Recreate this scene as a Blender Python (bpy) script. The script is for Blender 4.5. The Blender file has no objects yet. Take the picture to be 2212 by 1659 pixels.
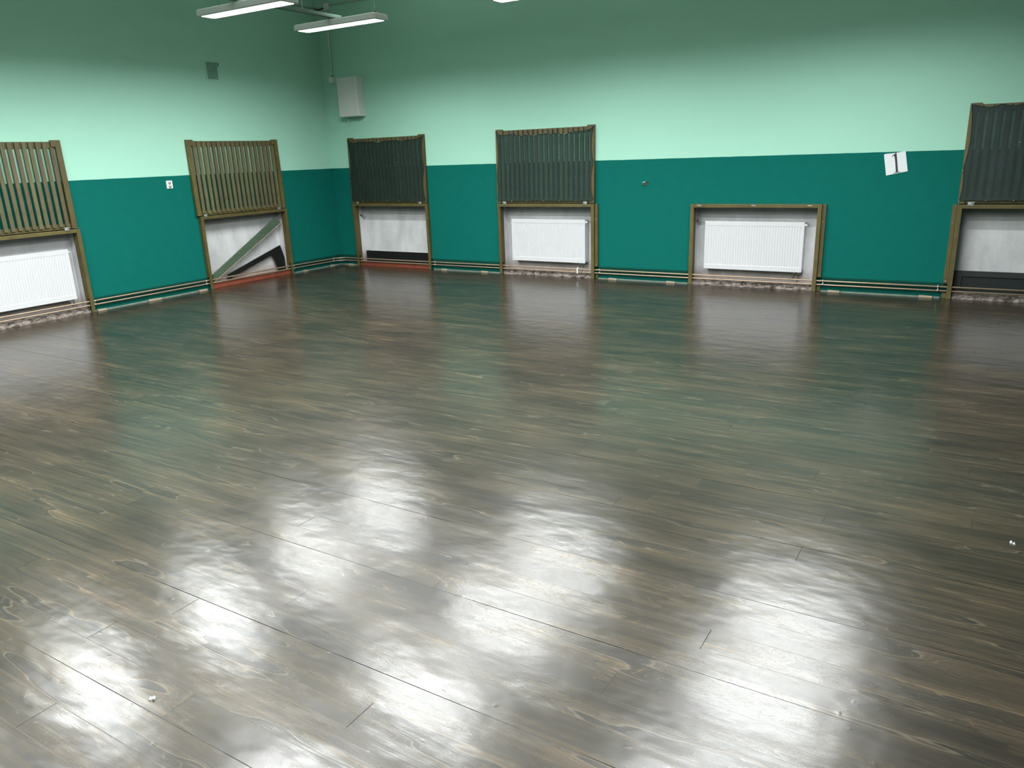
import bpy, bmesh, math, random
from mathutils import Vector, Matrix, noise as mnoise
random.seed(7)
scn = bpy.context.scene
COL = scn.collection

# ---------------------------------------------------------------- materials
def M(name):
    m = bpy.data.materials.new(name); m.use_nodes = True
    nt = m.node_tree
    return m, nt, nt.nodes['Principled BSDF']
def N(nt, t, **kw):
    n = nt.nodes.new(t)
    for k, v in kw.items():
        if k == 'op': n.operation = v
        elif k == 'ins':
            for i, x in v.items():
                if isinstance(x, bpy.types.NodeSocket): nt.links.new(x, n.inputs[i])
                else: n.inputs[i].default_value = x
        else: setattr(n, k, v)
    return n
def mth(nt, op, a, b=0.0, c=0.0):
    n = nt.nodes.new('ShaderNodeMath'); n.operation = op
    for i, x in enumerate((a, b, c)):
        if isinstance(x, bpy.types.NodeSocket): nt.links.new(x, n.inputs[i])
        else: n.inputs[i].default_value = x
    return n.outputs[0]
def mixc(nt, f, a, b, mode='MIX'):
    n = nt.nodes.new('ShaderNodeMix'); n.data_type = 'RGBA'; n.blend_type = mode
    for i, x in ((0, f), (6, a), (7, b)):
        if isinstance(x, bpy.types.NodeSocket): nt.links.new(x, n.inputs[i])
        else: n.inputs[i].default_value = (tuple(x) + (1,)) if isinstance(x, tuple) and len(x) == 3 else x
    return n.outputs[2]
def noise_tex(nt, vec, scale, detail=3, rough=.55, dist=0.0):
    n = N(nt, 'ShaderNodeTexNoise', ins={'Scale': scale, 'Detail': detail, 'Roughness': rough, 'Distortion': dist})
    if vec is not None: nt.links.new(vec, n.inputs['Vector'])
    return n.outputs['Fac']
def maprange(nt, v, a, b, c=0.0, d=1.0):
    n = N(nt, 'ShaderNodeMapRange', ins={1: a, 2: b, 3: c, 4: d}); nt.links.new(v, n.inputs[0]); return n.outputs[0]
def bump(nt, b, h, strength, dist=0.01):
    n = N(nt, 'ShaderNodeBump', ins={'Strength': strength, 'Distance': dist}); nt.links.new(h, n.inputs['Height'])
    nt.links.new(n.outputs[0], b.inputs['Normal'])
def geo_pos(nt): return nt.nodes.new('ShaderNodeNewGeometry').outputs['Position']
def plain(name, col, rough=.5, metal=0.0, var=.12, scale=12, spec=.5):
    m, nt, b = M(name)
    f = noise_tex(nt, geo_pos(nt), scale, 4)
    c2 = tuple(max(0, x * (1 - 2 * var)) for x in col); c1 = tuple(min(1, x * (1 + var)) for x in col)
    nt.links.new(mixc(nt, f, c2, c1), b.inputs['Base Color'])
    b.inputs['Roughness'].default_value = rough; b.inputs['Metallic'].default_value = metal
    b.inputs['Specular IOR Level'].default_value = spec
    return m

DADO = 1.5407
def mat_wall():
    m, nt, b = M('green_wall_paint')
    p = geo_pos(nt)
    sep = N(nt, 'ShaderNodeSeparateXYZ', ins={0: p}).outputs
    fine = noise_tex(nt, p, 190, 3, .7)
    big = noise_tex(nt, p, 1.3, 4, .6)
    mid = noise_tex(nt, p, 9, 4, .6)
    mint = mixc(nt, big, (.362, .655, .520), (.385, .680, .545))
    teal = mixc(nt, fine, (.0008, .095, .078), (.0025, .155, .128))
    teal = mixc(nt, maprange(nt, mid, .35, .8), teal, mixc(nt, .18, teal, (.001, .07, .055)))
    # dark band: darker paint above the heating pipes, shadow between them painted in
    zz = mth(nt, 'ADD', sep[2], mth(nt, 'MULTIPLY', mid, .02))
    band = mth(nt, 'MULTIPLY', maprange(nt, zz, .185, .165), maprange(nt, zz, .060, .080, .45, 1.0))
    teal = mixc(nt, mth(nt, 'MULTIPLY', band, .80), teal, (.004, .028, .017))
    edge = mth(nt, 'ADD', sep[2], mth(nt, 'MULTIPLY', noise_tex(nt, p, 5, 2), .006))
    up = mth(nt, 'GREATER_THAN', edge, DADO + .003)
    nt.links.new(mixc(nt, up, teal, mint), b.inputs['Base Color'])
    r = mth(nt, 'MULTIPLY_ADD', up, -.12, .82)
    nt.links.new(r, b.inputs['Roughness'])
    b.inputs['Specular IOR Level'].default_value = .12
    h = mth(nt, 'MULTIPLY', fine, mth(nt, 'MULTIPLY_ADD', up, -.75, 1.0))
    bump(nt, b, h, .35, .003)
    return m

def mat_floor():
    m, nt, b = M('stained_varnished_planks')
    p = geo_pos(nt)
    s = N(nt, 'ShaderNodeSeparateXYZ', ins={0: p}).outputs
    X, Y = s[0], s[1]
    W, L = .1262, 1.95
    rowf = mth(nt, 'DIVIDE', mth(nt, 'ADD', Y, 7.81 + W * 80), W)
    row = mth(nt, 'FLOOR', rowf); rfr = mth(nt, 'FRACT', rowf)
    wn = N(nt, 'ShaderNodeTexWhiteNoise', noise_dimensions='1D'); nt.links.new(row, wn.inputs['W'])
    r1 = wn.outputs['Value']
    segf = mth(nt, 'DIVIDE', mth(nt, 'ADD', X, mth(nt, 'MULTIPLY', r1, 7.3)), L)
    seg = mth(nt, 'FLOOR', segf); sfr = mth(nt, 'FRACT', segf)
    cv = N(nt, 'ShaderNodeCombineXYZ', ins={0: row, 1: seg, 2: 0.0}).outputs[0]
    wn2 = N(nt, 'ShaderNodeTexWhiteNoise', noise_dimensions='3D'); nt.links.new(cv, wn2.inputs['Vector'])
    idv = wn2.outputs['Value']
    off = mth(nt, 'MULTIPLY', idv, 37.0)
    gv = N(nt, 'ShaderNodeCombineXYZ', ins={0: mth(nt, 'MULTIPLY', X, 1.0), 1: mth(nt, 'MULTIPLY', Y, 30.0), 2: off}).outputs[0]
    grain = noise_tex(nt, gv, 1.6, 6, .68, .3)
    gv3 = N(nt, 'ShaderNodeCombineXYZ', ins={0: mth(nt, 'MULTIPLY', X, 2.2), 1: mth(nt, 'MULTIPLY', Y, 150.0), 2: off}).outputs[0]
    fine = noise_tex(nt, gv3, 2.0, 3, .6)
    gv2 = N(nt, 'ShaderNodeCombineXYZ', ins={0: mth(nt, 'MULTIPLY', X, .9), 1: mth(nt, 'MULTIPLY', Y, 7.0), 2: off}).outputs[0]
    low = noise_tex(nt, gv2, 1.3, 2, .5, .15)
    ring = mth(nt, 'SINE', mth(nt, 'MULTIPLY', low, 130.0))
    ring = mth(nt, 'MULTIPLY_ADD', ring, .5, .5)
    st = N(nt, 'ShaderNodeCombineXYZ', ins={0: mth(nt, 'MULTIPLY', X, .9), 1: mth(nt, 'MULTIPLY', Y, 2.6), 2: 0.0}).outputs[0]
    stain = noise_tex(nt, st, 1.5, 5, .6)
    spatch = noise_tex(nt, p, .55, 3, .5)
    # tone
    t = mth(nt, 'MULTIPLY', maprange(nt, grain, .3, .7), .50)
    t = mth(nt, 'ADD', t, mth(nt, 'MULTIPLY', idv, .12))
    t = mth(nt, 'ADD', t, mth(nt, 'MULTIPLY', maprange(nt, stain, .32, .68), .34))
    t = mth(nt, 'ADD', t, mth(nt, 'MULTIPLY', mth(nt, 'MULTIPLY', ring, maprange(nt, low, .42, .62)), .16))
    t = mth(nt, 'ADD', t, mth(nt, 'MULTIPLY_ADD', fine, .2, -.16))
    ramp = nt.nodes.new('ShaderNodeValToRGB'); nt.links.new(t, ramp.inputs[0])
    e = ramp.color_ramp.elements
    e[0].position = .05; e[0].color = (.009, .008, .007, 1)
    e[1].position = .95; e[1].color = (.125, .088, .047, 1)
    k = e.new(.38); k.color = (.026, .0200, .0135, 1)
    k = e.new(.66); k.color = (.050, .0365, .0215, 1)
    col = mixc(nt, maprange(nt, spatch, .4, .65, 0, .30), ramp.outputs[0], (.024, .020, .019))
    # cathedral figure: dark flat heart with pale outlines and fine contour lines
    cont = mth(nt, 'SINE', mth(nt, 'MULTIPLY', low, 210.0))
    line = mth(nt, 'MULTIPLY', maprange(nt, cont, .72, .98), maprange(nt, low, .47, .56))
    heart = maprange(nt, low, .605, .615)
    outl = mth(nt, 'SUBTRACT', maprange(nt, low, .597, .603), heart)
    col = mixc(nt, mth(nt, 'MULTIPLY', heart, .55), col, (.012, .011, .0105))
    col = mixc(nt, mth(nt, 'MULTIPLY', mth(nt, 'MAXIMUM', mth(nt, 'MULTIPLY', line, .40), outl), .42), col, (.125, .102, .072))
    # knots
    kn = N(nt, 'ShaderNodeTexVoronoi', ins={'Scale': 1.0, 'Randomness': 1.0})
    kv = N(nt, 'ShaderNodeCombineXYZ', ins={0: mth(nt, 'MULTIPLY', X, 1.5), 1: mth(nt, 'MULTIPLY', Y, 3.4), 2: 0.0}).outputs[0]
    nt.links.new(kv, kn.inputs['Vector'])
    knot = maprange(nt, kn.outputs['Distance'], .03, .075, 1.0, 0.0)
    col = mixc(nt, mth(nt, 'MULTIPLY', knot, .55), col, (.012, .009, .007))
    # gaps
    dr = mth(nt, 'MULTIPLY', mth(nt, 'MINIMUM', rfr, mth(nt, 'SUBTRACT', 1.0, rfr)), W)
    near = mth(nt, 'ROUND', rowf)
    m4 = mth(nt, 'LESS_THAN', mth(nt, 'MODULO', near, 4.0), .5)
    breakup = maprange(nt, noise_tex(nt, p, 1.4, 2), .42, .55)
    strong = mth(nt, 'MULTIPLY', m4, mth(nt, 'MULTIPLY_ADD', breakup, .45, .5))
    wn3 = N(nt, 'ShaderNodeTexWhiteNoise', noise_dimensions='1D'); nt.links.new(near, wn3.inputs['W'])
    weak = mth(nt, 'MULTIPLY', wn3.outputs['Value'], .22)
    gapm = mth(nt, 'MULTIPLY', mth(nt, 'LESS_THAN', dr, .0015), mth(nt, 'MAXIMUM', strong, weak))
    ds = mth(nt, 'MULTIPLY', mth(nt, 'MINIMUM', sfr, mth(nt, 'SUBTRACT', 1.0, sfr)), L)
    gape = mth(nt, 'MULTIPLY', mth(nt, 'LESS_THAN', ds, .0014), mth(nt, 'GREATER_THAN', idv, .35))
    gape = mth(nt, 'MULTIPLY', gape, .7)
    gap = mth(nt, 'MAXIMUM', gapm, gape)
    col = mixc(nt, gap, col, (.004, .003, .003))
    nt.links.new(col, b.inputs['Base Color'])
    rr = mth(nt, 'MULTIPLY_ADD', maprange(nt, grain, .3, .7), -.02, .222)
    rr = mth(nt, 'ADD', rr, mth(nt, 'MULTIPLY', maprange(nt, stain, .35, .7), .03))
    rr = mth(nt, 'ADD', rr, mth(nt, 'MULTIPLY', gap, .5))
    nt.links.new(rr, b.inputs['Roughness'])
    b.inputs['IOR'].default_value = 1.60
    # waviness of the varnish : board scale + grain
    wv = N(nt, 'ShaderNodeCombineXYZ', ins={0: mth(nt, 'MULTIPLY', X, 1.0), 1: mth(nt, 'MULTIPLY', Y, 1.6), 2: 0.0}).outputs[0]
    wav = noise_tex(nt, wv, 5.0, 2, .45)
    h = mth(nt, 'MULTIPLY', wav, .0032)
    fade = mth(nt, 'MULTIPLY', maprange(nt, dr, .001, .012), maprange(nt, ds, .001, .012))
    h2 = mth(nt, 'ADD', mth(nt, 'MULTIPLY', mth(nt, 'SUBTRACT', grain, .5), .00013), mth(nt, 'MULTIPLY', mth(nt, 'SUBTRACT', fine, .5), .00006))
    h2 = mth(nt, 'ADD', h2, mth(nt, 'MULTIPLY', mth(nt, 'SUBTRACT', ring, .5), .00002))
    h = mth(nt, 'ADD', h, mth(nt, 'MULTIPLY', fade, h2))
    h = mth(nt, 'ADD', h, mth(nt, 'MULTIPLY', maprange(nt, noise_tex(nt, p, 26, 1), .70, .84), .0003))
    nt.links.new(mth(nt, 'MULTIPLY_ADD', gap, -.5, .5), b.inputs['Specular IOR Level'])
    bump(nt, b, h, 1.0, 1.0)
    return m

def mat_wood(name, c1, c2, axis=2, rough=.55):
    m, nt, b = M(name)
    tc = nt.nodes.new('ShaderNodeTexCoord').outputs['Object']
    oi = nt.nodes.new('ShaderNodeObjectInfo').outputs['Random']
    sc = [55.0, 55.0, 55.0]; sc[axis] = 3.0
    s = N(nt, 'ShaderNodeSeparateXYZ', ins={0: tc}).outputs
    v = N(nt, 'ShaderNodeCombineXYZ', ins={0: mth(nt, 'MULTIPLY', s[0], sc[0]), 1: mth(nt, 'MULTIPLY', s[1], sc[1]), 2: mth(nt, 'ADD', mth(nt, 'MULTIPLY', s[2], sc[2]), mth(nt, 'MULTIPLY', oi, 9))}).outputs[0]
    g = noise_tex(nt, v, 1.0, 5, .65, .4)
    blot = noise_tex(nt, tc, 7, 4, .6)
    f = mth(nt, 'ADD', mth(nt, 'MULTIPLY', maprange(nt, g, .3, .7), .55), mth(nt, 'MULTIPLY', maprange(nt, blot, .3, .7), .45))
    c = mixc(nt, f, c1, c2)
    c = mixc(nt, mth(nt, 'MULTIPLY', oi, .30), c, tuple(x * .45 for x in c1))
    nt.links.new(c, b.inputs['Base Color'])
    b.inputs['Roughness'].default_value = rough
    bump(nt, b, g, .25, .002)
    return m

def mat_plaster(name, stain_and_band=1.0):
    m, nt, b = M(name)
    p = geo_pos(nt); s = N(nt, 'ShaderNodeSeparateXYZ', ins={0: p}).outputs
    v = N(nt, 'ShaderNodeCombineXYZ', ins={0: mth(nt, 'MULTIPLY', s[0], 3.0), 1: mth(nt, 'MULTIPLY', s[1], 3.0), 2: mth(nt, 'MULTIPLY', s[2], 1.3)}).outputs[0]
    big = noise_tex(nt, v, 1.6, 5, .6)
    f = noise_tex(nt, p, 30, 4, .7)
    c = mixc(nt, maprange(nt, big, .35, .68), (.50, .50, .51), (.68, .68, .69))
    # darker band at the top, brownish stain at the pipes
    top = maprange(nt, mth(nt, 'ADD', s[2], mth(nt, 'MULTIPLY', f, .05)), .76, .93, 0, .50 * stain_and_band)
    c = mixc(nt, top, c, (.20, .21, .20))
    low = maprange(nt, mth(nt, 'ADD', s[2], mth(nt, 'MULTIPLY', big, .12)), .30, .14, 0, .75 * stain_and_band)
    c = mixc(nt, low, c, mixc(nt, f, (.17, .11, .09), (.42, .33, .29)))
    nt.links.new(c, b.inputs['Base Color']); b.inputs['Roughness'].default_value = .8
    bump(nt, b, f, .4, .006)
    return m

def mat_rubble():
    m, nt, b = M('broken_mortar')
    p = geo_pos(nt)
    f = noise_tex(nt, p, 13, 6, .7); g = noise_tex(nt, p, 7, 3)
    c = mixc(nt, maprange(nt, f, .36, .6), (.030, .024, .020), (.33, .275, .245))
    c = mixc(nt, maprange(nt, g, .5, .7, 0, .5), c, (.20, .15, .12))
    nt.links.new(c, b.inputs['Base Color']); b.inputs['Roughness'].default_value = .9
    bump(nt, b, f, .8, .02)
    return m

def mat_net(name, opac, c=(.018, .045, .038)):
    m = bpy.data.materials.new(name); m.use_nodes = True
    nt = m.node_tree; nt.nodes.clear()
    out = nt.nodes.new('ShaderNodeOutputMaterial')
    tr = nt.nodes.new('ShaderNodeBsdfTransparent')
    df = nt.nodes.new('ShaderNodeBsdfPrincipled')
    df.inputs['Roughness'].default_value = .6
    p = geo_pos(nt)
    f = noise_tex(nt, p, 3, 4, .6)
    nt.links.new(mixc(nt, f, c, tuple(x * 1.9 for x in c)), df.inputs['Base Color'])
    tr.inputs[0].default_value = (.68, .86, .82, 1)
    mx = nt.nodes.new('ShaderNodeMixShader')
    fold = noise_tex(nt, p, 14, 3, .5)
    o = mth(nt, 'ADD', maprange(nt, fold, .3, .7, -.06, .06), opac)
    nt.links.new(o, mx.inputs[0]); nt.links.new(tr.outputs[0], mx.inputs[1]); nt.links.new(df.outputs[0], mx.inputs[2])
    nt.links.new(mx.outputs[0], out.inputs[0])
    return m

def mat_emit(name, col, s):
    m, nt, b = M(name)
    b.inputs['Base Color'].default_value = (.8, .8, .8, 1)
    b.inputs['Emission Color'].default_value = (*col, 1); b.inputs['Emission Strength'].default_value = s
    return m

WALL = mat_wall(); FLOOR = mat_floor()
OLIVE = mat_wood('olive_varnished_wood', (.062, .047, .013), (.150, .120, .038), 2, .5)
OLIVE_H = mat_wood('olive_varnished_wood_crosswise', (.062, .047, .013), (.165, .132, .042), 0, .5)
SLAT = mat_wood('grey_olive_slat_wood', (.070, .066, .028), (.160, .150, .072), 2, .6)
SLATB = mat_wood('brown_slat_wood', (.062, .050, .024), (.15, .122, .062), 2, .6)
PLASTER = mat_plaster('stained_white_plaster')
RUBBLE = mat_rubble()
RED = plain('red_brown_floor_paint', (.235, .058, .030), .5, var=.25, scale=9)
BLACKW = plain('black_painted_wood', (.0065, .0075, .007), .6, var=.3, spec=.3)
GREENB = mat_wood('dull_green_board_paint', (.055, .095, .060), (.120, .170, .115), 0, .5)
PALEW = plain('raw_pale_wood', (.40, .33, .23), .7, var=.15, scale=30)
RAD = plain('white_radiator_enamel', (.63, .63, .65), .3, var=.01)
RADIN = plain('radiator_grey_steel', (.35, .35, .36), .5, var=.05)  # darker grey for the fins and wall brackets
WHITEP = plain('white_plastic', (.72, .74, .72), .4, var=.02)
LAMPB = plain('lamp_housing_enamel', (.72, .72, .70), .45, var=.02)
BOXM = plain('grey_white_cabinet_enamel', (.66, .68, .65), .5, var=.03)
COPPER = plain('dull_copper', (.42, .31, .22), .45, .6, var=.15, scale=20)
STEEL = plain('bright_steel', (.62, .62, .60), .3, .9, var=.08)
DSTEEL = plain('tarnished_steel', (.16, .14, .11), .45, .8, var=.2)
PAPER = plain('white_paper', (.74, .76, .78), .7, var=.01)
INK = plain('dark_grey_ink', (.030, .033, .042), .7, var=.1)
GREENPL = plain('mint_painted_metal', (.362, .655, .520), .6, var=.04)
DARK = plain('dark_opening', (.006, .012, .009), .9, var=.1)
CABLE = plain('black_rubber_cable', (.01, .01, .01), .5, var=.1)
SKIRT = plain('pale_painted_batten', (.21, .26, .21), .6, var=.35, scale=6)
CEIL = plain('white_ceiling_paint', (.80, .84, .80), .9, var=.02, scale=2)
NET3 = mat_net('dense_dark_green_net', .62, (.009, .018, .016)); NET4 = mat_net('dark_green_net', .44, (.014, .030, .030)); NET6 = mat_net('grey_green_net', .62, (.016, .028, .028))
HEM = plain('net_hem_cord', (.012, .030, .026), .7)
LIT = mat_emit('glowing_reflector', (.93, 1.0, .97), 2.5)

# ---------------------------------------------------------------- mesh helpers
def link(o, parent=None):
    COL.objects.link(o)
    if parent is not None: o.parent = parent
    return o
def obj(name, bm, mat, parent=None, smooth=False, bev=0.0):
    me = bpy.data.meshes.new(name); bmesh.ops.recalc_face_normals(bm, faces=bm.faces[:])
    bm.to_mesh(me); bm.free()
    for x in (mat if isinstance(mat, list) else [mat]): me.materials.append(x)
    if smooth:
        for p in me.polygons: p.use_smooth = True
    o = bpy.data.objects.new(name, me); link(o, parent)
    if bev:
        md = o.modifiers.new('b', 'BEVEL'); md.width = bev; md.segments = 2; md.limit_method = 'ANGLE'
    return o
def bx(bm, x0, x1, y0, y1, z0, z1):
    x0, x1 = sorted((x0, x1)); y0, y1 = sorted((y0, y1)); z0, z1 = sorted((z0, z1))
    v = [bm.verts.new(p) for p in ((x0,y0,z0),(x1,y0,z0),(x1,y1,z0),(x0,y1,z0),(x0,y0,z1),(x1,y0,z1),(x1,y1,z1),(x0,y1,z1))]
    for f in ((3,2,1,0),(4,5,6,7),(0,1,5,4),(1,2,6,5),(2,3,7,6),(3,0,4,7)): bm.faces.new([v[i] for i in f])
    return v
def box(name, dims, mat, parent=None, bev=.003):
    bm = bmesh.new(); bx(bm, *dims); return obj(name, bm, mat, parent, bev=bev)
def cyl(bm, p, q, r, seg=12, r2=None):
    p, q = Vector(p), Vector(q); d = q - p
    rot = d.to_track_quat('Z', 'Y').to_matrix().to_4x4()
    bmesh.ops.create_cone(bm, cap_ends=True, segments=seg, radius1=r, radius2=r if r2 is None else r2, depth=d.length,
                          matrix=Matrix.Translation((p + q) / 2) @ rot)
def tube(bm, pts, r, seg=10):
    pts = [Vector(p) for p in pts]; rings = []
    for i, p in enumerate(pts):
        a = pts[max(0, i - 1)]; b = pts[min(len(pts) - 1, i + 1)]; t = (b - a).normalized()
        up = Vector((0, 0, 1)) if abs(t.z) < .9 else Vector((0, 1, 0))
        n = t.cross(up).normalized(); m = n.cross(t)
        rings.append([bm.verts.new(p + r * (math.cos(k * 2 * math.pi / seg) * n + math.sin(k * 2 * math.pi / seg) * m)) for k in range(seg)])
    for A, B in zip(rings, rings[1:]):
        for k in range(seg): bm.faces.new((A[k], A[(k + 1) % seg], B[(k + 1) % seg], B[k]))
    bm.faces.new(rings[0]); bm.faces.new(rings[-1])
def prism(bm, poly, y0, y1):
    """polygon in (x,z), extruded from y0 to y1"""
    A = [bm.verts.new((x, y0, z)) for x, z in poly]; B = [bm.verts.new((x, y1, z)) for x, z in poly]
    bm.faces.new(A); bm.faces.new(B[::-1]); n = len(poly)
    for i in range(n): bm.faces.new((A[i], A[(i + 1) % n], B[(i + 1) % n], B[i]))
def empty(name, loc, label, cat, rz=0.0, group=None):
    o = bpy.data.objects.new(name, None); o.empty_display_size = .1
    o.location = loc; o.rotation_euler = (0, 0, rz); COL.objects.link(o)
    o['label'] = label; o['category'] = cat
    if group: o['group'] = group
    return o
def tag(o, label, cat, group=None):
    o['label'] = label; o['category'] = cat
    if group: o['group'] = group
    return o
def struct(o): o['kind'] = 'structure'; return o
def copy_tree(o, parent=None):
    c = o.copy(); COL.objects.link(c)
    if parent is not None: c.parent = parent
    for ch in list(o.children): copy_tree(ch, c)
    return c
# wall-local frame: x along the wall (left to right as seen from the room), y < 0 into the room, z up
LEFT = math.pi / 2
def place(wall, u): return ((u, 0, 0), 0.0) if wall == 'back' else ((0, u, 0), LEFT)

# ---------------------------------------------------------------- room shell
RX, RY, RZ = 12.7, -12.6, 4.3
OPEN_B = [(.4203, 1.93), (3.1772, 4.6867), (5.9979, 7.5289), (8.86, 10.37)]   # outer edges of surrounds
OPEN_L = [(-5.80, -4.288), (-2.624, -1.0865)]
PW = .045; ZT = .995; LEDGE = .062; TH = .35; ND = .16
struct(box('floor', (-.35, RX + .3, RY - .3, .35, -.12, 0), FLOOR, bev=0))
struct(box('ceiling', (-.3, RX + .3, RY - .3, .3, RZ, RZ + .15), CEIL, bev=0))
def wall_with_niches(name, wall, u0, u1, opens, reds):
    bm = bmesh.new(); cur = u0
    for a, b in opens:
        a2, b2 = a + PW - .012, b - PW + .012
        bx(bm, cur, a2, 0, TH, 0, RZ); bx(bm, a2, b2, 0, TH, ZT - .03, RZ); bx(bm, a2, b2, ND, TH, 0, ZT - .03)
        cur = b2
    bx(bm, cur, u1, 0, TH, 0, RZ)
    w = struct(obj(name, bm, WALL))
    if wall == 'left': w.rotation_euler[2] = LEFT
    for k, (a, b) in enumerate(opens):
        a2, b2 = a + PW - .012, b - PW + .012
        bm = bmesh.new(); t = .003
        bx(bm, a2, b2, ND - t, ND, LEDGE - .03, ZT - .03)
        bx(bm, a2, a2 + t, 0, ND, LEDGE - .03, ZT - .03); bx(bm, b2 - t, b2, 0, ND, LEDGE - .03, ZT - .03)
        bx(bm, a2, b2, 0, ND, ZT - .03 - t, ZT - .03)
        obj('niche_plaster', bm, PLASTER, w)
        if reds[k]:
            bm = bmesh.new(); bx(bm, a2, b2, -.016, ND, 0, LEDGE)
            obj('ledge', bm, RED, w, bev=.004)['label'] = 'red brown painted ledge'
        else:
            bm = bmesh.new(); n = 110; rows = []
            prof = [(-.014, 0.0), (-.012, .018), (-.008, .036), (-.002, .050), (.03, .060), (.09, .060), (ND, .058)]
            for i in range(n + 1):
                x = a2 + (b2 - a2) * i / n; ring = []
                for j, (y, z) in enumerate(prof):
                    h = mnoise.noise(Vector((x * 9, j * .8, k * 7.0 + u0)))
                    h2 = mnoise.noise(Vector((x * 31, j * 1.7, k * 3.0)))
                    am = .0 if j == 0 else .016
                    ring.append(bm.verts.new((x, y + (h * am - h2 * am * .7 if j < 5 else 0), max(0, z + (h + .7 * h2) * am * .6))))
                rows.append(ring)
            for A, B in zip(rows, rows[1:]):
                for j in range(len(prof) - 1): bm.faces.new((A[j], B[j], B[j + 1], A[j + 1]))
            obj('broken_plaster_ledge', bm, RUBBLE, w)['label'] = 'crumbling bare mortar ledge'
    return w
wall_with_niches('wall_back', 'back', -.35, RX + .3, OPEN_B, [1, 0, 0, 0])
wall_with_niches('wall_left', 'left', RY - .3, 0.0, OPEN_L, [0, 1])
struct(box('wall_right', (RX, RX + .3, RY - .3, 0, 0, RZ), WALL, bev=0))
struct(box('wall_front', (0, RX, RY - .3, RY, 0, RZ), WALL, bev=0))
# low battens at the floor, one mesh per wall, between the surrounds
bm = bmesh.new()
for a, b in ((.0, .40), (1.95, 3.16), (4.73, 5.98), (7.58, 8.80), (10.40, RX)): bx(bm, a, b, -.016, 0, 0, .014)
struct(obj('baseboard_back', bm, SKIRT))
bm = bmesh.new()
for a, b in ((RY, -5.82), (-4.27, -2.66), (-1.07, -.016)): bx(bm, 0, .016, a, b, 0, .014)
struct(obj('baseboard_left', bm, SKIRT))

# ---------------------------------------------------------------- wooden surrounds
def screw(parent, x, y, z, r=.007, mat=STEEL):
    bm = bmesh.new(); cyl(bm, (0, 0, 0), (0, -.005, 0), r, 10, r * .6)
    o = obj('screw', bm, mat, parent, True); o.location = (x, y, z); return o
def surround(wall, a, b, label, board=None, empty_hinges=False):
    loc, rz = place(wall, a); w = b - a; D = .055
    t = empty('wooden_surround', loc, label, 'frame', rz, 'wooden surrounds of the radiator niches')
    for x0 in (0, w - PW):
        bm = bmesh.new()
        pl = [(-D, .001), (-.043, .001), (-.043, .045), (-.043, .165), (-.001, .165), (-.001, ZT), (-D, ZT)]
        A = [bm.verts.new((x0, y, z)) for y, z in pl]; B = [bm.verts.new((x0 + PW, y, z)) for y, z in pl]
        bm.faces.new(A); bm.faces.new(B[::-1])
        for i in range(len(pl)): bm.faces.new((A[i], A[(i + 1) % len(pl)], B[(i + 1) % len(pl)], B[i]))
        obj('post', bm, OLIVE, t, bev=.002)
    box('header', (PW, w - PW, -D, -.001, ZT - .042, ZT), OLIVE_H, t)
    # lining boards running back into the niche
    for x0 in (PW - .011, w - PW - .001): box('lining', (x0, x0 + .012, -.001, .035, LEDGE + .004, ZT - .045), OLIVE, t, .001)
    box('lining', (PW, w - PW, -.001, .035, ZT - .047, ZT - .034), OLIVE_H, t, .001)
    if board:
        x0, x1 = (w + .001, w + .044) if board == 'right' else (-.044, -.001)
        bd = box('side_board', (x0, x1, -.032, -.001, .165, ZT - .002), OLIVE, t)
        for z in (.19, .80): screw(bd, (x0 + x1) / 2, -.032, z)
        box('side_board', (x0, x1, -.018, -.001, .001, .060), OLIVE, t)
    if empty_hinges:
        for x in (.11, w * .5, w - .13):
            box('hinge_leaf', (x - .026, x + .026, -D - .003, -D, ZT - .022, ZT - .010), PALEW if x != w * .5 else STEEL, t, .001)
    return t
surround('back', *OPEN_B[0], 'olive wooden surround of the bare niche nearest the room corner, right-hand wall')
surround('back', *OPEN_B[1], 'olive wooden surround of the radiator niche under the green netted grille', 'right')
surround('back', *OPEN_B[2], 'olive wooden surround with no grille above it, round a white radiator', 'right', True)
surround('back', *OPEN_B[3], 'olive wooden surround at the right edge, round the niche with the black panel', 'left')
surround('left', *OPEN_L[0], 'olive wooden surround at the left edge of the photo, round a white radiator')
surround('left', *OPEN_L[1], 'olive wooden surround of the niche holding the diagonal green board')

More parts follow.
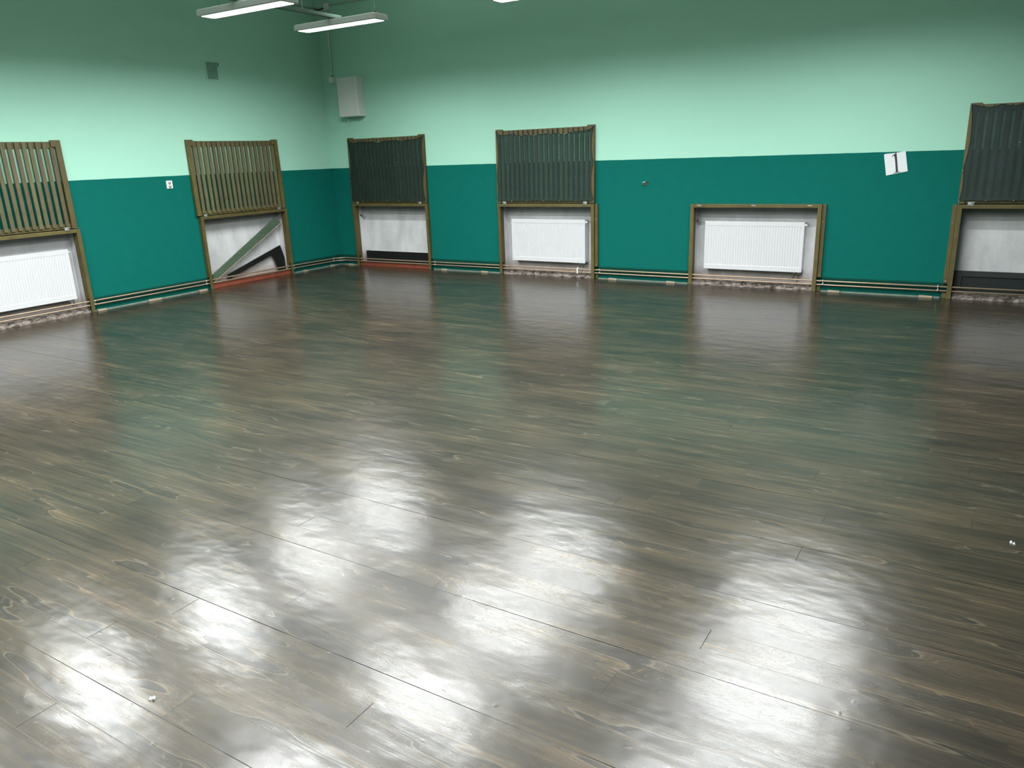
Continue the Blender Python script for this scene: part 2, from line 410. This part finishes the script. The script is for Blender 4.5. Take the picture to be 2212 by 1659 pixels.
# ---------------------------------------------------------------- slatted grilles
def grille(wall, a, b, label, slatmat, net=None, lean=.030, seedk=0):
    rnd = random.Random(seedk)
    w = b - a; H = .985
    loc, rz = place(wall, a)
    loc = (loc[0] + (.0 if wall == 'back' else .030), loc[1] - (.030 if wall == 'back' else 0), 1.004)
    t = empty('slatted_grille', loc, label, 'grille', rz, 'slatted wooden grilles hinged above the niches')
    t.rotation_mode = 'XYZ'; t.rotation_euler = (-math.asin(.022 / H), 0, rz)
    SW = .062
    for s in (0, 1):
        x0 = 0 if s == 0 else w - SW
        bm = bmesh.new()
        # stile with a slightly taller head that is wider than the stile
        if s == 0: poly = [(0, 0), (SW, 0), (SW, H - .075), (.112, H - .075), (.112, H - .016), (.102, H), (0, H)]
        else: poly = [(w, 0), (w, H), (w - .102, H), (w - .112, H - .016), (w - .112, H - .075), (w - SW, H - .075), (w - SW, 0)]
        prism(bm, poly, -.024, .014)
        obj('stile', bm, OLIVE, t, bev=.002)
    box('top_rail', (SW, w - SW, -.004, .014, H - .085, H - .016), OLIVE_H, t, .002)
    box('bottom_rail', (SW, w - SW, -.004, .014, 0, .062), OLIVE_H, t, .002)
    n = 18; x0, x1 = SW + .008, w - SW - .008; pitch = (x1 - x0) / n; sw = pitch * .58
    for i in range(n):
        cx = x0 + pitch * (i + .5) + rnd.uniform(-.002, .002)
        top = H - .022 if .112 < cx - sw / 2 and cx + sw / 2 < w - .112 else H - .080
        zb = .024 + rnd.uniform(-.004, .004)
        bm = bmesh.new(); prism(bm, [(-sw / 2, zb), (sw / 2, zb), (sw / 2, top), (-sw / 2, top)], -.024, -.0045)
        bx(bm, -sw / 2 + .001, sw / 2 - .001, -.0045, .002, .064, H - .087)
        s_ = obj('slat', bm, rnd.choice([slatmat, slatmat, slatmat, SLATB if slatmat is SLAT else SLAT]), t, bev=.002)
        s_.location = (cx, 0, 0)
    for hx in (.12, w - .13):
        hg = box('hinge', (hx - .03, hx + .03, -.0300, -.0262, -.020, .020), STEEL, t, .001)
        bm = bmesh.new(); cyl(bm, (hx - .03, -.030, 0), (hx + .03, -.030, 0), .0045, 8)
        obj('hinge_pin', bm, STEEL, hg, True)
    if net:
        nm, seedn, drop = net
        r2 = random.Random(seedn)
        NX, NZ = 72, 48
        # anchor fractions per side
        topA = [0, .18, .34, .50, .64, .80, 1]; botA = [0, .16, .32, .50, .66, .83, 1]; sidL = [0, .34, 1]; sidR = [0, .52, 1]
        def sag(f, A, amp):
            for p, q in zip(A, A[1:]):
                if f <= q + 1e-9:
                    u = (f - p) / (q - p); return amp * (q - p) * 4 * u * (1 - u)
            return 0
        bm = bmesh.new(); G = []
        e = .010
        for j in range(NZ + 1):
            fz = j / NZ; row_ = []
            for i in range(NX + 1):
                fx = i / NX
                l = e + sag(fz, sidL, .045); r = w - e - sag(fz, sidR, .075)
                tz = H - .012 - drop * math.sin(math.pi * min(1, max(0, fx))) ** .35 - sag(fx, topA, .14 * (1 + .5 * math.sin(fx * 17 + seedn)))
                bz = .028 + sag(fx, botA, .035)
                y = -.028 - .004 * mnoise.noise(Vector((fx * 7, fz * 3, seedn * 3.1))) - .002
                row_.append(bm.verts.new((l + (r - l) * fx, y, bz + (tz - bz) * fz)))
            G.append(row_)
        border = [v.co.copy() for v in G[0]] + [G[j][NX].co.copy() for j in range(1, NZ + 1)] + [v.co.copy() for v in G[NZ][::-1]][1:] + [G[j][0].co.copy() for j in range(NZ - 1, -1, -1)]
        for A, B in zip(G, G[1:]):
            for i in range(NX): bm.faces.new((A[i], A[i + 1], B[i + 1], B[i]))
        no = obj('net', bm, nm, t, True); no['label'] = 'dark green net stretched over the slats'
        bm = bmesh.new(); tube(bm, [(p.x, p.y - .001, p.z) for p in border], .0035, 6); obj('hem', bm, HEM, no, True)
        pts = []
        for f in topA: pts.append((e + (w - 2 * e) * f, H - .012 - (drop if 0 < f < 1 else 0)))
        for f in botA: pts.append((e + (w - 2 * e) * f, .028))
        pts += [(e, .34 * H), (w - e, .52 * H), (w * .31, .60 * H), (w * .66, .60 * H)]
        for x, z in pts: screw(no, x, -.033, z, .006)
    return t
grille('back', .418, 1.925, 'slatted grille under dense near-black net, nearest the room corner', SLAT, (NET3, 1, .050), seedk=3)
grille('back', 3.180, 4.690, 'slatted grille under see-through green net above a white radiator niche', SLATB, (NET4, 2, .068), seedk=4)
grille('back', 8.858, 10.37, 'slatted grille under grey-green net at the right edge of the photo', SLAT, (NET6, 5, .010), seedk=6)
grille('left', -5.80, -4.310, 'bare slatted grille without net at the left edge of the photo', SLAT, seedk=1)
grille('left', -2.660, -1.105, 'bare slatted grille without net above the niche with the diagonal board', SLAT, seedk=2)

# ---------------------------------------------------------------- radiators
def radiator(wall, u0, w, z0, h, label):
    loc, rz = place(wall, u0)
    t = empty('panel_radiator', (loc[0], loc[1], z0), label, 'radiator', rz, 'white panel radiators in the niches')
    yf, yb = .030, .128
    def panel(nm, y, out):
        bm = bmesh.new(); n = 37; mx = .018; p = (w - 2 * mx) / n; g = .0035 * out
        xs = [(0, 0)]; x = mx
        for i in range(n):
            xs += [(x, 0), (x + p * .28, 1), (x + p * .62, 1), (x + p * .90, 0)]; x += p
        xs += [(w, 0)]
        zs = [(0, 0), (.050, 0), (.062, 1), (h - .062, 1), (h - .050, 0), (h, 0)]
        G = [[bm.verts.new((X, y + g * a * b, Z)) for X, a in xs] for Z, b in zs]
        for A, B in zip(G, G[1:]):
            for i in range(len(xs) - 1): bm.faces.new((A[i], A[i + 1], B[i + 1], B[i]))
        bx(bm, 0, w, y + .004 * out + .0035 * (out > 0), y + .010 * out, 0.001, .045); bx(bm, 0, w, y + .004 * out + .0035 * (out > 0), y + .010 * out, h - .045, h - .001)
        o = obj(nm, bm, RAD, t); return o
    panel('front_panel', yf, 1); panel('back_panel', yb, -1)
    bm = bmesh.new()
    for i in range(36): bx(bm, .03 + i * (w - .06) / 36, .03 + i * (w - .06) / 36 + .002, yf + .018, yb - .018, .03, h - .03)
    obj('convector_fins', bm, RADIN, t)
    for x0 in (-.001, w - .002): box('side_cover', (x0, x0 + .003, yf + .002, yb - .002, .006, h - .002), RAD, t, .001)
    bm = bmesh.new()
    for i in range(46): bx(bm, .012 + i * (w - .024) / 46, .012 + i * (w - .024) / 46 + .010, yf + .006, yb - .006, h - .006, h - .001)
    bx(bm, .003, w - .003, yf + .006, yf + .012, h - .008, h - .001); bx(bm, .003, w - .003, yb - .012, yb - .006, h - .008, h - .001)
    obj('top_grille', bm, RAD, t)
    bm = bmesh.new(); cyl(bm, (w + .001, .055, h - .04), (w + .016, .055, h - .04), .017, 14); cyl(bm, (w + .016, .055, h - .04), (w + .028, .055, h - .04), .012, 14)
    obj('vent_plug', bm, WHITEP, t, True)
    bm = bmesh.new(); cyl(bm, (w + .001, .055, .04), (w + .012, .055, .04), .014, 12); obj('end_plug', bm, STEEL, t, True)
    for dx in (-.085, -.035):
        bm = bmesh.new(); cyl(bm, (w + dx, .06, 0), (w + dx, .06, -.028), .009, 10)
        v = obj('valve', bm, STEEL, t, True)
        bm = bmesh.new(); tube(bm, [(w + dx, .06, -.028), (w + dx, .058, -.045), (w + dx, .03, -.060), (w + dx, .005, -.070 + (0 if dx < -.05 else -.03)), (w + dx, -.017, -.073 + (0 if dx < -.05 else -.033))], .006, 8)
        obj('tail_pipe', bm, DSTEEL, v, True)
    for fx in (.22, .78):
        box('wall_bracket', (w * fx - .012, w * fx + .012, yb, ND - .004, .05, h - .04), RADIN, t, .001)
    bm = bmesh.new(); cyl(bm, (.22 * w, .09, .0), (.22 * w, .09, -.014), .012, 10); obj('drain_plug', bm, DSTEEL, t, True)
    return t
radiator('back', 3.352, 1.160, .196, .585, 'white panel radiator in the niche below the see-through netted grille')
radiator('back', 6.165, 1.174, .202, .585, 'white panel radiator in the niche that has no grille above')
radiator('left', -5.610, 1.178, .183, .590, 'white panel radiator at the left edge of the photo')

# ---------------------------------------------------------------- heating pipes round both walls
for nm, zl, zc, zr, lab in (('copper_pipe', .135, .118, .130, 'upper of the two long copper heating pipes along both walls'),
                            ('copper_pipe', .088, .078, .086, 'lower of the two long copper heating pipes along both walls')):
    v = .030; bm = bmesh.new()
    pts = [(v, RY + .05, zl), (v, -4.0, zl), (v, -1.0, (zl + zc) / 2), (v, -.17, zc), (v + .012, -.135, zc), (.125, -v - .012, zc), (.16, -v, zc), (2.5, -v, zc + .001), (7.0, -v, zr - .005), (RX - .05, -v, zr)]
    tube(bm, pts, .0095, 12); tag(obj(nm, bm, COPPER, None, True), lab, 'pipe', 'copper heating pipes')
def clamp(wall, u, zc, lab, white=False):
    loc, rz = place(wall, u)
    t = empty('pipe_clamp', (loc[0], loc[1], zc), lab, 'clamp', rz, 'clamps on the heating pipes')
    m = WHITEP if white else STEEL; h = .038 if white else .031
    box('back_plate', (-.007, .007, -.018, -.0005, -h, h), m, t, .001)
    for dz in (.021, -.021):
        bm = bmesh.new(); seg = 16
        R, r = .0145, .0099
        A = [[bm.verts.new((x, -.030 + q * math.cos(a * 2 * math.pi / seg), dz + q * math.sin(a * 2 * math.pi / seg))) for a in range(seg)] for x, q in ((-.010, R), (.010, R), (.010, r), (-.010, r))]
        for k in range(4):
            for a in range(seg): bm.faces.new((A[k][a], A[k][(a + 1) % seg], A[(k + 1) % 4][(a + 1) % seg], A[(k + 1) % 4][a]))
        obj('ring', bm, m, t, True)
    if white: box('cover', (-.011, .011, -.050, -.041, -h, h), m, t, .002)
clamp('back', 1.985, .100, 'steel double pipe clamp right of the corner niche surround')
clamp('back', 4.755, .103, 'steel double pipe clamp right of the see-through netted radiator niche')
clamp('back', 7.600, .107, 'steel double pipe clamp right of the surround that has no grille')
clamp('back', 8.775, .108, 'steel double pipe clamp left of the surround at the right edge')
clamp('back', 4.431, .102, 'white double pipe clip in the niche below the see-through netted grille', True)
clamp('left', -.190, .098, 'steel double pipe clamp in the room corner')
clamp('left', -1.060, .100, 'steel double pipe clamp right of the diagonal board niche')
clamp('left', -2.665, .107, 'steel double pipe clamp left of the diagonal board niche')
clamp('left', -4.262, .111, 'steel double pipe clamp right of the leftmost radiator niche')

# pale wooden wedges pushed under the battens
def wedge(wall, u0, u1, lab):
    loc, rz = place(wall, u0); w = u1 - u0; bm = bmesh.new()
    prism(bm, [(0, 0), (w, 0), (w, .020), (w * .06, .024), (0, .022)], -.040, -.0165)
    o = obj('wooden_wedge', bm, PALEW, None, bev=.002); o.location = (loc[0], loc[1], 0.0005); o.rotation_euler[2] = rz
    tag(o, lab, 'wedge', 'pale wooden wedges along the floor edge')
wedge('back', 2.11, 2.22, 'pale wooden wedge on the floor just right of the corner niche')
wedge('back', 2.84, 2.96, 'pale wooden wedge just left of the see-through netted radiator niche')
wedge('back', 4.89, 5.01, 'pale wooden wedge just right of the see-through netted radiator niche')
wedge('back', 5.70, 5.82, 'pale wooden wedge just left of the surround without a grille')
wedge('back', 7.66, 7.79, 'pale wooden wedge just right of the surround without a grille')
wedge('back', 8.60, 8.73, 'pale wooden wedge just left of the surround at the right edge')
wedge('back', .20, .31, 'pale wooden wedge between the room corner and the first niche of the right-hand wall')
wedge('left', -2.80, -2.67, 'pale wooden wedge at the left foot of the diagonal board niche')
wedge('left', -3.57, -3.38, 'pale wooden wedge midway along the left wall between the two niches')
wedge('left', -4.25, -4.14, 'pale wooden wedge at the right foot of the leftmost radiator niche')
wedge('left', -.87, -.78, 'pale wooden wedge just right of the diagonal board niche')
wedge('left', -.27, -.18, 'pale wooden wedge on the left wall close to the room corner')

# ---------------------------------------------------------------- things kept in the niches
# diagonal green board (left wall niche); wall-local x = world y
t = empty('leaning_board', (-.05, -2.50, LEDGE), 'dull green board with pale edge leaning diagonally in the left wall niche', 'board', LEFT)
o_ = -2.50
P0, P1 = Vector((-2.500 - o_, .068 - LEDGE)), Vector((-1.150 - o_, .782 - LEDGE))
d = (P1 - P0).normalized(); n_ = Vector((-d.y, d.x))
def q(s, w): v = P0 + d * s + n_ * w; return (v.x, v.y)
L_ = (P1 - P0).length
bm = bmesh.new(); prism(bm, [(0.012, 0.002), q(.02, .009), q(L_, .009), q(L_ - .06, .125), (0.0, .165 - .045)], -.012, .010); obj('board', bm, GREENB, t, bev=.002)
bm = bmesh.new(); prism(bm, [q(.02, 0), q(L_, 0), q(L_, .009), q(.02, .009)], -.013, .010); obj('raw_edge', bm, PALEW, t)['label'] = 'pale raw wood edge'
# black frame corner
bm = bmesh.new()
prism(bm, [(0, .002), (-.0, .083), (1.018, .383), (1.135, .002), (.945, .002), (.852, .263), (.0165 + .05, .036), (.03, .002)], -.012, .012)
t = obj('broken_window_sash', bm, BLACKW, bev=.002); t.location = (-.095, -2.20, LEDGE); t.rotation_euler[2] = LEFT
tag(t, 'black wooden sash corner leaning tilted below the diagonal green board', 'sash')
# dark low panel in the corner niche of the back wall
t = empty('black_board', (.50, .105, LEDGE), 'low black board with a thin white top edge standing in the corner niche', 'board')
box('slab', (0, 1.365, -.010, .010, .001, .172), BLACKW, t, .002)
bm = bmesh.new(); prism(bm, [(.10, .173), (1.365, .173), (1.365, .179), (.10, .181)], -.008, .010); obj('top_edge', bm, WHITEP, t)
# black framed panel in the right niche
t = empty('black_framed_board', (8.905, .085, LEDGE), 'low black panel with raised border in the niche at the right edge', 'panel')
box('board', (0.0, 1.40, .002, .012, .001, .228), plain('blue_black_board', (.008, .012, .013), .5), t, .001)
bm = bmesh.new(); bx(bm, 0, 1.40, -.014, .0015, .172, .232); bx(bm, 0, .075, -.014, .0015, .001, .172); bx(bm, 1.325, 1.40, -.014, .0015, .001, .172)
obj('border', bm, plain('dark_grey_border', (.018, .020, .021), .55), t, bev=.002)
# capped pipe stubs in two niches
for x, z, lab in ((.495, .80, 'small rusty capped pipe stub high in the left side of the corner niche'), (6.075, .785, 'small rusty pipe stub at top left in the niche without a grille')):
    t = empty('pipe_stub', (x - .022, .07, z), lab, 'pipe stub')
    bm = bmesh.new(); cyl(bm, (-.012, 0, 0), (.045, 0, .004), .010, 10); obj('stub', bm, DSTEEL, t, True)
    bm = bmesh.new(); cyl(bm, (.034, 0, .003), (.052, 0, .004), .015, 6); obj('nut', bm, STEEL, t)
    bm = bmesh.new(); cyl(bm, (.010, 0, .0), (.010, 0, .026), .006, 8); obj('spindle', bm, DSTEEL, t, True)

# ---------------------------------------------------------------- small wall fittings
t = empty('wall_hook', (5.39, 0, 1.242), 'small metal bracket fixed alone to the teal wall', 'bracket')
box('plate', (-.020, .022, -.006, 0, -.020, .022), DSTEEL, t, .001)
bm = bmesh.new(); tube(bm, [(.030, -.004, .030), (.0, -.030, .024), (-.025, -.045, .018), (-.034, -.046, -.002), (-.022, -.040, -.022)], .006, 8); obj('hook', bm, STEEL, t, True)
# double socket
t = empty('wall_socket', (0, -2.985, 1.434), 'white double power socket on the teal left wall', 'socket', LEFT)
box('plate', (-.045, .045, -.012, 0, -.050, .050), WHITEP, t, .004)
for dz in (.023, -.023):
    bm = bmesh.new(); cyl(bm, (0, -.0122, dz), (0, -.0145, dz), .020, 20); s_ = obj('outlet', bm, plain('socket_well', (.42, .44, .42), .5), t, True)
    bm = bmesh.new()
    for dx in (-.008, .008): cyl(bm, (dx, -.0146, dz), (dx, -.0152, dz), .003, 8)
    obj('pin_hole', bm, DARK, s_)
# vent grille
t = empty('vent_grille', (0, -2.155, 2.765), 'small mint painted perforated vent cover high on the left wall', 'vent', LEFT)
box('backing', (.0, .172, -.003, 0, .0, .215), DARK, t, 0)
bm = bmesh.new(); VW, VH = .172, .215
n1 = 6; st = VW / n1
def clipseg(x0, z0, x1, z1):
    # clip a diagonal to the rectangle
    tmin, tmax = 0.0, 1.0; dx, dz = x1 - x0, z1 - z0
    for p_, q_ in ((-dx, x0), (dx, VW - x0), (-dz, z0), (dz, VH - z0)):
        if abs(p_) < 1e-12: continue
        r_ = q_ / p_
        if p_ < 0: tmin = max(tmin, r_)
        else: tmax = min(tmax, r_)
    return (x0 + dx * tmin, z0 + dz * tmin, x0 + dx * tmax, z0 + dz * tmax) if tmin < tmax - .02 else None
for i in range(-14, 25):
    for s in (1, -1):
        x = i * st * 1.0
        c = clipseg(x, 0, x + s * VH, VH)
        if c: cyl(bm, (c[0], -.005, c[1]), (c[2], -.005, c[3]), .0040, 4)
obj('lattice', bm, GREENPL, t)
bm = bmesh.new(); f = .022
bx(bm, -f, 0, -.006, 0, -f, VH + f); bx(bm, VW, VW + f, -.006, 0, -f, VH + f); bx(bm, 0, VW, -.006, 0, -f, 0); bx(bm, 0, VW, -.006, 0, VH, VH + f)
obj('rim', bm, GREENPL, t, bev=.002)
bm = bmesh.new(); cyl(bm, (VW + .012, -.006, VH - .01), (VW + .012, -.022, VH - .01), .006, 8); bx(bm, VW + .006, VW + .016, -.020, -.012, VH - .05, VH - .01); obj('latch', bm, DSTEEL, t)
# equipment box
t = empty('wall_cabinet', (.421, 0, 2.296), 'grey white metal cabinet mounted high in the room corner', 'cabinet')
box('body', (0, .398, -.146, 0, 0, .566), BOXM, t, .004)
box('door', (.004, .330, -.154, -.1465, .006, .562), BOXM, t, .004)
box('cover_strip', (.334, .397, -.150, -.1465, .004, .574), BOXM, t, .003)
bm = bmesh.new(); tube(bm, [(.09, -.05, 0), (.09, -.05, -.04), (.085, -.052, -.055), (.10, -.055, -.075)], .006, 8); obj('cable_gland', bm, WHITEP, t, True)
t = empty('junction_box', (.215, 0, 2.855), 'small white junction box beside the grey cabinet', 'junction box')
box('body', (-.042, .042, -.05, 0, -.045, .045), WHITEP, t, .005); box('lid', (-.038, .038, -.055, -.0505, -.041, .041), WHITEP, t, .003)
bm = bmesh.new(); cyl(bm, (.01, -.025, .045), (.01, -.025, .062), .011, 10); obj('gland', bm, CABLE, t, True)
bm = bmesh.new(); tube(bm, [(.225, -.025, 2.918), (.226, -.025, 3.4), (.230, -.025, 3.82)], .010, 8)
tag(obj('vertical_conduit', bm, WHITEP, None, True), 'thin pale vertical conduit down to the junction box', 'conduit')
t = empty('junction_box', (.240, 0, 3.885), 'white junction box high by the ceiling in the room corner', 'junction box')
box('body', (-.045, .045, -.045, 0, -.050, .050), WHITEP, t, .005); box('lid', (-.04, .04, -.050, -.0455, -.045, .045), WHITEP, t, .003)
bm = bmesh.new(); tube(bm, [(.29, -.02, 3.90), (6, -.02, 3.905), (RX - .05, -.02, 3.91)], .010, 8)
tag(obj('horizontal_conduit', bm, WHITEP, None, True), 'thin pale conduit running high along the right-hand wall', 'conduit')
bm = bmesh.new(); tube(bm, [(.02, RY + .05, 3.885), (.02, -3, 3.885), (.02, -.05, 3.885)], .010, 8)
tag(obj('horizontal_conduit', bm, WHITEP, None, True), 'thin pale conduit running high along the left wall', 'conduit')
bm = bmesh.new(); tube(bm, [(.022, -.055, 3.885), (.03, -.035, 3.870), (.06, -.022, 3.862), (.13, -.022, 3.865), (.192, -.022, 3.88)], .009, 8)
tag(obj('black_cable', bm, CABLE, None, True), 'short black cable bridging the room corner to the high junction box', 'cable')

# paper sign with the number 1
t = empty('paper_sign', (8.2305, -.003, 1.4225), 'white paper sheet with a large black 1 taped at the paint line', 'sign')
pc = [(8.107, 1.512), (8.122, 1.522), (8.215, 1.528), (8.313, 1.546), (8.354, 1.338), (8.148, 1.296)]
cx_, cz_ = 8.2305, 1.4225
bm = bmesh.new(); prism(bm, [(a - cx_, b - cz_) for a, b in pc], -.002, 0.0); obj('sheet', bm, PAPER, t)
def sheet(px, py):
    a = (px - 425) / (1280 - 425 + (py - 400) * .03); b = (py - (470 - .21 * (px - 425))) / 800
    TL, TR, BR, BL = Vector((8.112, 1.512)), Vector((8.313, 1.553)), Vector((8.354, 1.338)), Vector((8.148, 1.296))
    a = (px - 425 - (py - 480) * .11) / 850
    v = TL * (1 - a) * (1 - b) + TR * a * (1 - b) + BR * a * b + BL * (1 - a) * b
    return (v.x - cx_, v.y - cz_)
bm = bmesh.new()
def pv(px, py): x, z = sheet(px, py); return bm.verts.new((x, -.0026, z))
rows = [(392,862,886),(430,838,904),(500,812,912),(560,825,918),(620,838,924),(720,852,935),(900,870,952),(1040,882,965),(1085,884,978),(1120,862,1004)]
for (y0_, l0, r0_), (y1_, l1, r1_) in zip(rows, rows[1:]): bm.faces.new((pv(l0, y0_), pv(r0_, y0_), pv(r1_, y1_ - (15 if y1_ == 1120 else 0)), pv(l1, y1_ + (15 if y1_ == 1120 else 0))))
for q4 in (((707,521),(838,430),(812,500)), ((707,521),(812,500),(716,534)), ((792,1156),(1082,1098),(1082,1116)), ((792,1156),(1082,1116),(794,1172))): bm.faces.new([pv(*p_) for p_ in q4])
obj('digit', bm, INK, t)['label'] = 'printed serif numeral 1'

# paint chips on the floor
for x, y, lab in ((7.025, -8.276, 'tiny white paint chip on the floor at lower left'), (9.405, -5.856, 'tiny white paint chip on the floor by the right edge')):
    bm = bmesh.new(); prism(bm, [(0, 0), (.010, .001), (.007, .009), (.002, .006)], -.006, .006)
    prism(bm, [(-.010, 0), (-.002, 0), (-.006, .006)], -.004, .010)
    o = obj('paint_chip', bm, PAPER); o.location = (x, y, .0003); o.rotation_euler[2] = x
    tag(o, lab, 'paint chip')

# ---------------------------------------------------------------- suspended lamps
LZ = 3.17; LL, LW, LH = 1.285, .250, .066
E_AREA = 62.5
ld = bpy.data.lights.new('louvre_light', 'AREA'); ld.shape = 'RECTANGLE'; ld.size = 1.18; ld.size_y = .09
ld.energy = E_AREA; ld.color = (.965, 1.0, .995); ld.spread = math.radians(166)
lu = bpy.data.lights.new('added_ceiling_fill', 'AREA'); lu.shape = 'RECTANGLE'; lu.size = .3; lu.size_y = .12; lu.energy = 8.0; lu.color = (.95, 1, .97)  # fill light added over each lamp to lift ceiling and upper walls
def lamp_proto():
    t = empty('pendant_lamp', (0, 0, LZ), 'x', 'lamp', 0, 'suspended linear lamps over the hall')
    bm = bmesh.new(); hl, hw = LL / 2, LW / 2; c = .018
    # housing : tray with chamfered ends, open below
    def ring(x, y, z): return [bm.verts.new(p) for p in ((-x + c, -y, z), (x - c, -y, z), (x, -y + c, z), (x, y - c, z), (x - c, y, z), (-x + c, y, z), (-x, y - c, z), (-x, -y + c, z))]
    R = [ring(hl - .030, hw - .034, .050), ring(hl - .030, hw - .034, 0), ring(hl - .004, hw - .004, 0), ring(hl, hw, .006), ring(hl, hw, LH - .012), ring(hl - .012, hw - .012, LH)]
    for P, Q in zip(R[1:], R[2:]):
        for k in range(8): bm.faces.new((P[k], P[(k + 1) % 8], Q[(k + 1) % 8], Q[k]))
    bm.faces.new(R[-1]); bmesh.ops.delete(bm, geom=R[0], context='VERTS')
    obj('housing', bm, LAMPB, t)
    bm = bmesh.new()      # open reflector tray
    P, Q = ring(hl - .030, hw - .034, .0), ring(hl - .030, hw - .034, .052)
    for k in range(8): bm.faces.new((P[k], Q[k], Q[(k + 1) % 8], P[(k + 1) % 8]))
    bm.faces.new(Q)
    obj('reflector', bm, LIT, t)
    for x in (-.40, .55):
        bm = bmesh.new(); cyl(bm, (x, 0, LH), (x, 0, LH + .030), .011, 10, .008); g = obj('cable_gland', bm, CABLE, t, True)
        bm = bmesh.new(); cyl(bm, (x, 0, LH + .03), (x, 0, RZ - LZ), .0012, 5); obj('suspension_wire', bm, DSTEEL, g, True)
    lo = bpy.data.objects.new('light_source', ld); lo.location = (0, 0, .021); link(lo, t)
    lo = bpy.data.objects.new('added_ceiling_fill', lu); lo.location = (.28, 0, LH + .004); lo.rotation_euler = (math.pi, 0, 0); link(lo, t)
    return t
proto = lamp_proto(); first = True
COLX = (2.37, 5.17, 7.90); ROWY = (-2.07, -3.44, -4.86, -6.30, -7.70, -9.10, -10.5)
colname = ('first', 'second', 'third', 'fourth')
rowname = ('first', 'second', 'third', 'fourth', 'fifth', 'sixth', 'seventh')
for i, x in enumerate(COLX):
    for j, y in enumerate(ROWY):
        o = proto if first else copy_tree(proto); first = False
        o.location = (x, y, LZ)
        o['label'] = 'white pendant lamp, %s from the far wall, %s lamp line from the left' % (rowname[j], colname[i])
        if (i, j) == (0, 0): o['label'] = 'lit linear pendant lamp nearest the room corner, in front of the conduit'
        if (i, j) == (0, 1): o['label'] = 'lit linear pendant lamp at top left, left of the corner lamp'
        if (i, j) == (1, 0): o['label'] = 'lit linear pendant lamp just cut off by the top edge of the photo'
# cable trunking that carries each line of lamps
for i, x in enumerate(COLX):
    tz = LZ + LH + .016
    tr = empty('cable_trunking', (x - .045, 0, tz), 'pale cable trunking above the %s line of lamps from the left wall' % colname[i], 'trunking', 0, 'cable trunkings above the lamps')
    box('channel', (-.028, .028, ROWY[-1] - .3, ROWY[0] + .06, 0, .040), plain('pale_green_grey_trunking', (.11, .19, .145), .6) if i == 0 else bpy.data.materials['pale_green_grey_trunking'], tr, .002)
    bm = bmesh.new()
    for yy in (-2.6, -5.0, -7.2, -10): cyl(bm, (0, yy, .0405), (0, yy, RZ - tz), .002, 5)
    obj('hanger', bm, STEEL, tr)

# ---------------------------------------------------------------- world, camera, colour
w = bpy.data.worlds.new('room_ambient'); scn.world = w; w.use_nodes = True
w.node_tree.nodes['Background'].inputs[0].default_value = (.8, 1, .9, 1); w.node_tree.nodes['Background'].inputs[1].default_value = .02
cd = bpy.data.cameras.new('camera'); cam = bpy.data.objects.new('camera', cd); COL.objects.link(cam); scn.camera = cam
pitch, yaw, roll = .2916, .5577, -.0361
f = Vector((-math.sin(yaw) * math.cos(pitch), math.cos(yaw) * math.cos(pitch), -math.sin(pitch)))
r0 = Vector((math.cos(yaw), math.sin(yaw), 0)); u0 = r0.cross(f)
rt = math.cos(roll) * r0 + math.sin(roll) * u0; up = -math.sin(roll) * r0 + math.cos(roll) * u0
cam.matrix_world = Matrix(((rt.x, up.x, -f.x, 9.1512), (rt.y, up.y, -f.y, -9.4101), (rt.z, up.z, -f.z, 1.65), (0, 0, 0, 1)))
cd.sensor_fit = 'HORIZONTAL'; cd.sensor_width = 36.0; cd.lens = 1647.5 / 2212 * 36; cd.clip_start = .05
scn.view_settings.view_transform = 'Standard'; scn.view_settings.look = 'None'; scn.view_settings.exposure = 0.0
cy = scn.cycles
cy.use_denoising = True; cy.use_light_tree = True; cy.max_bounces = 6; cy.diffuse_bounces = 3; cy.glossy_bounces = 3; cy.use_adaptive_sampling = True; cy.adaptive_threshold = .06; cy.adaptive_min_samples = 20
cy.sample_clamp_indirect = 6.0; cy.caustics_reflective = False; cy.caustics_refractive = False; cy.transparent_max_bounces = 12
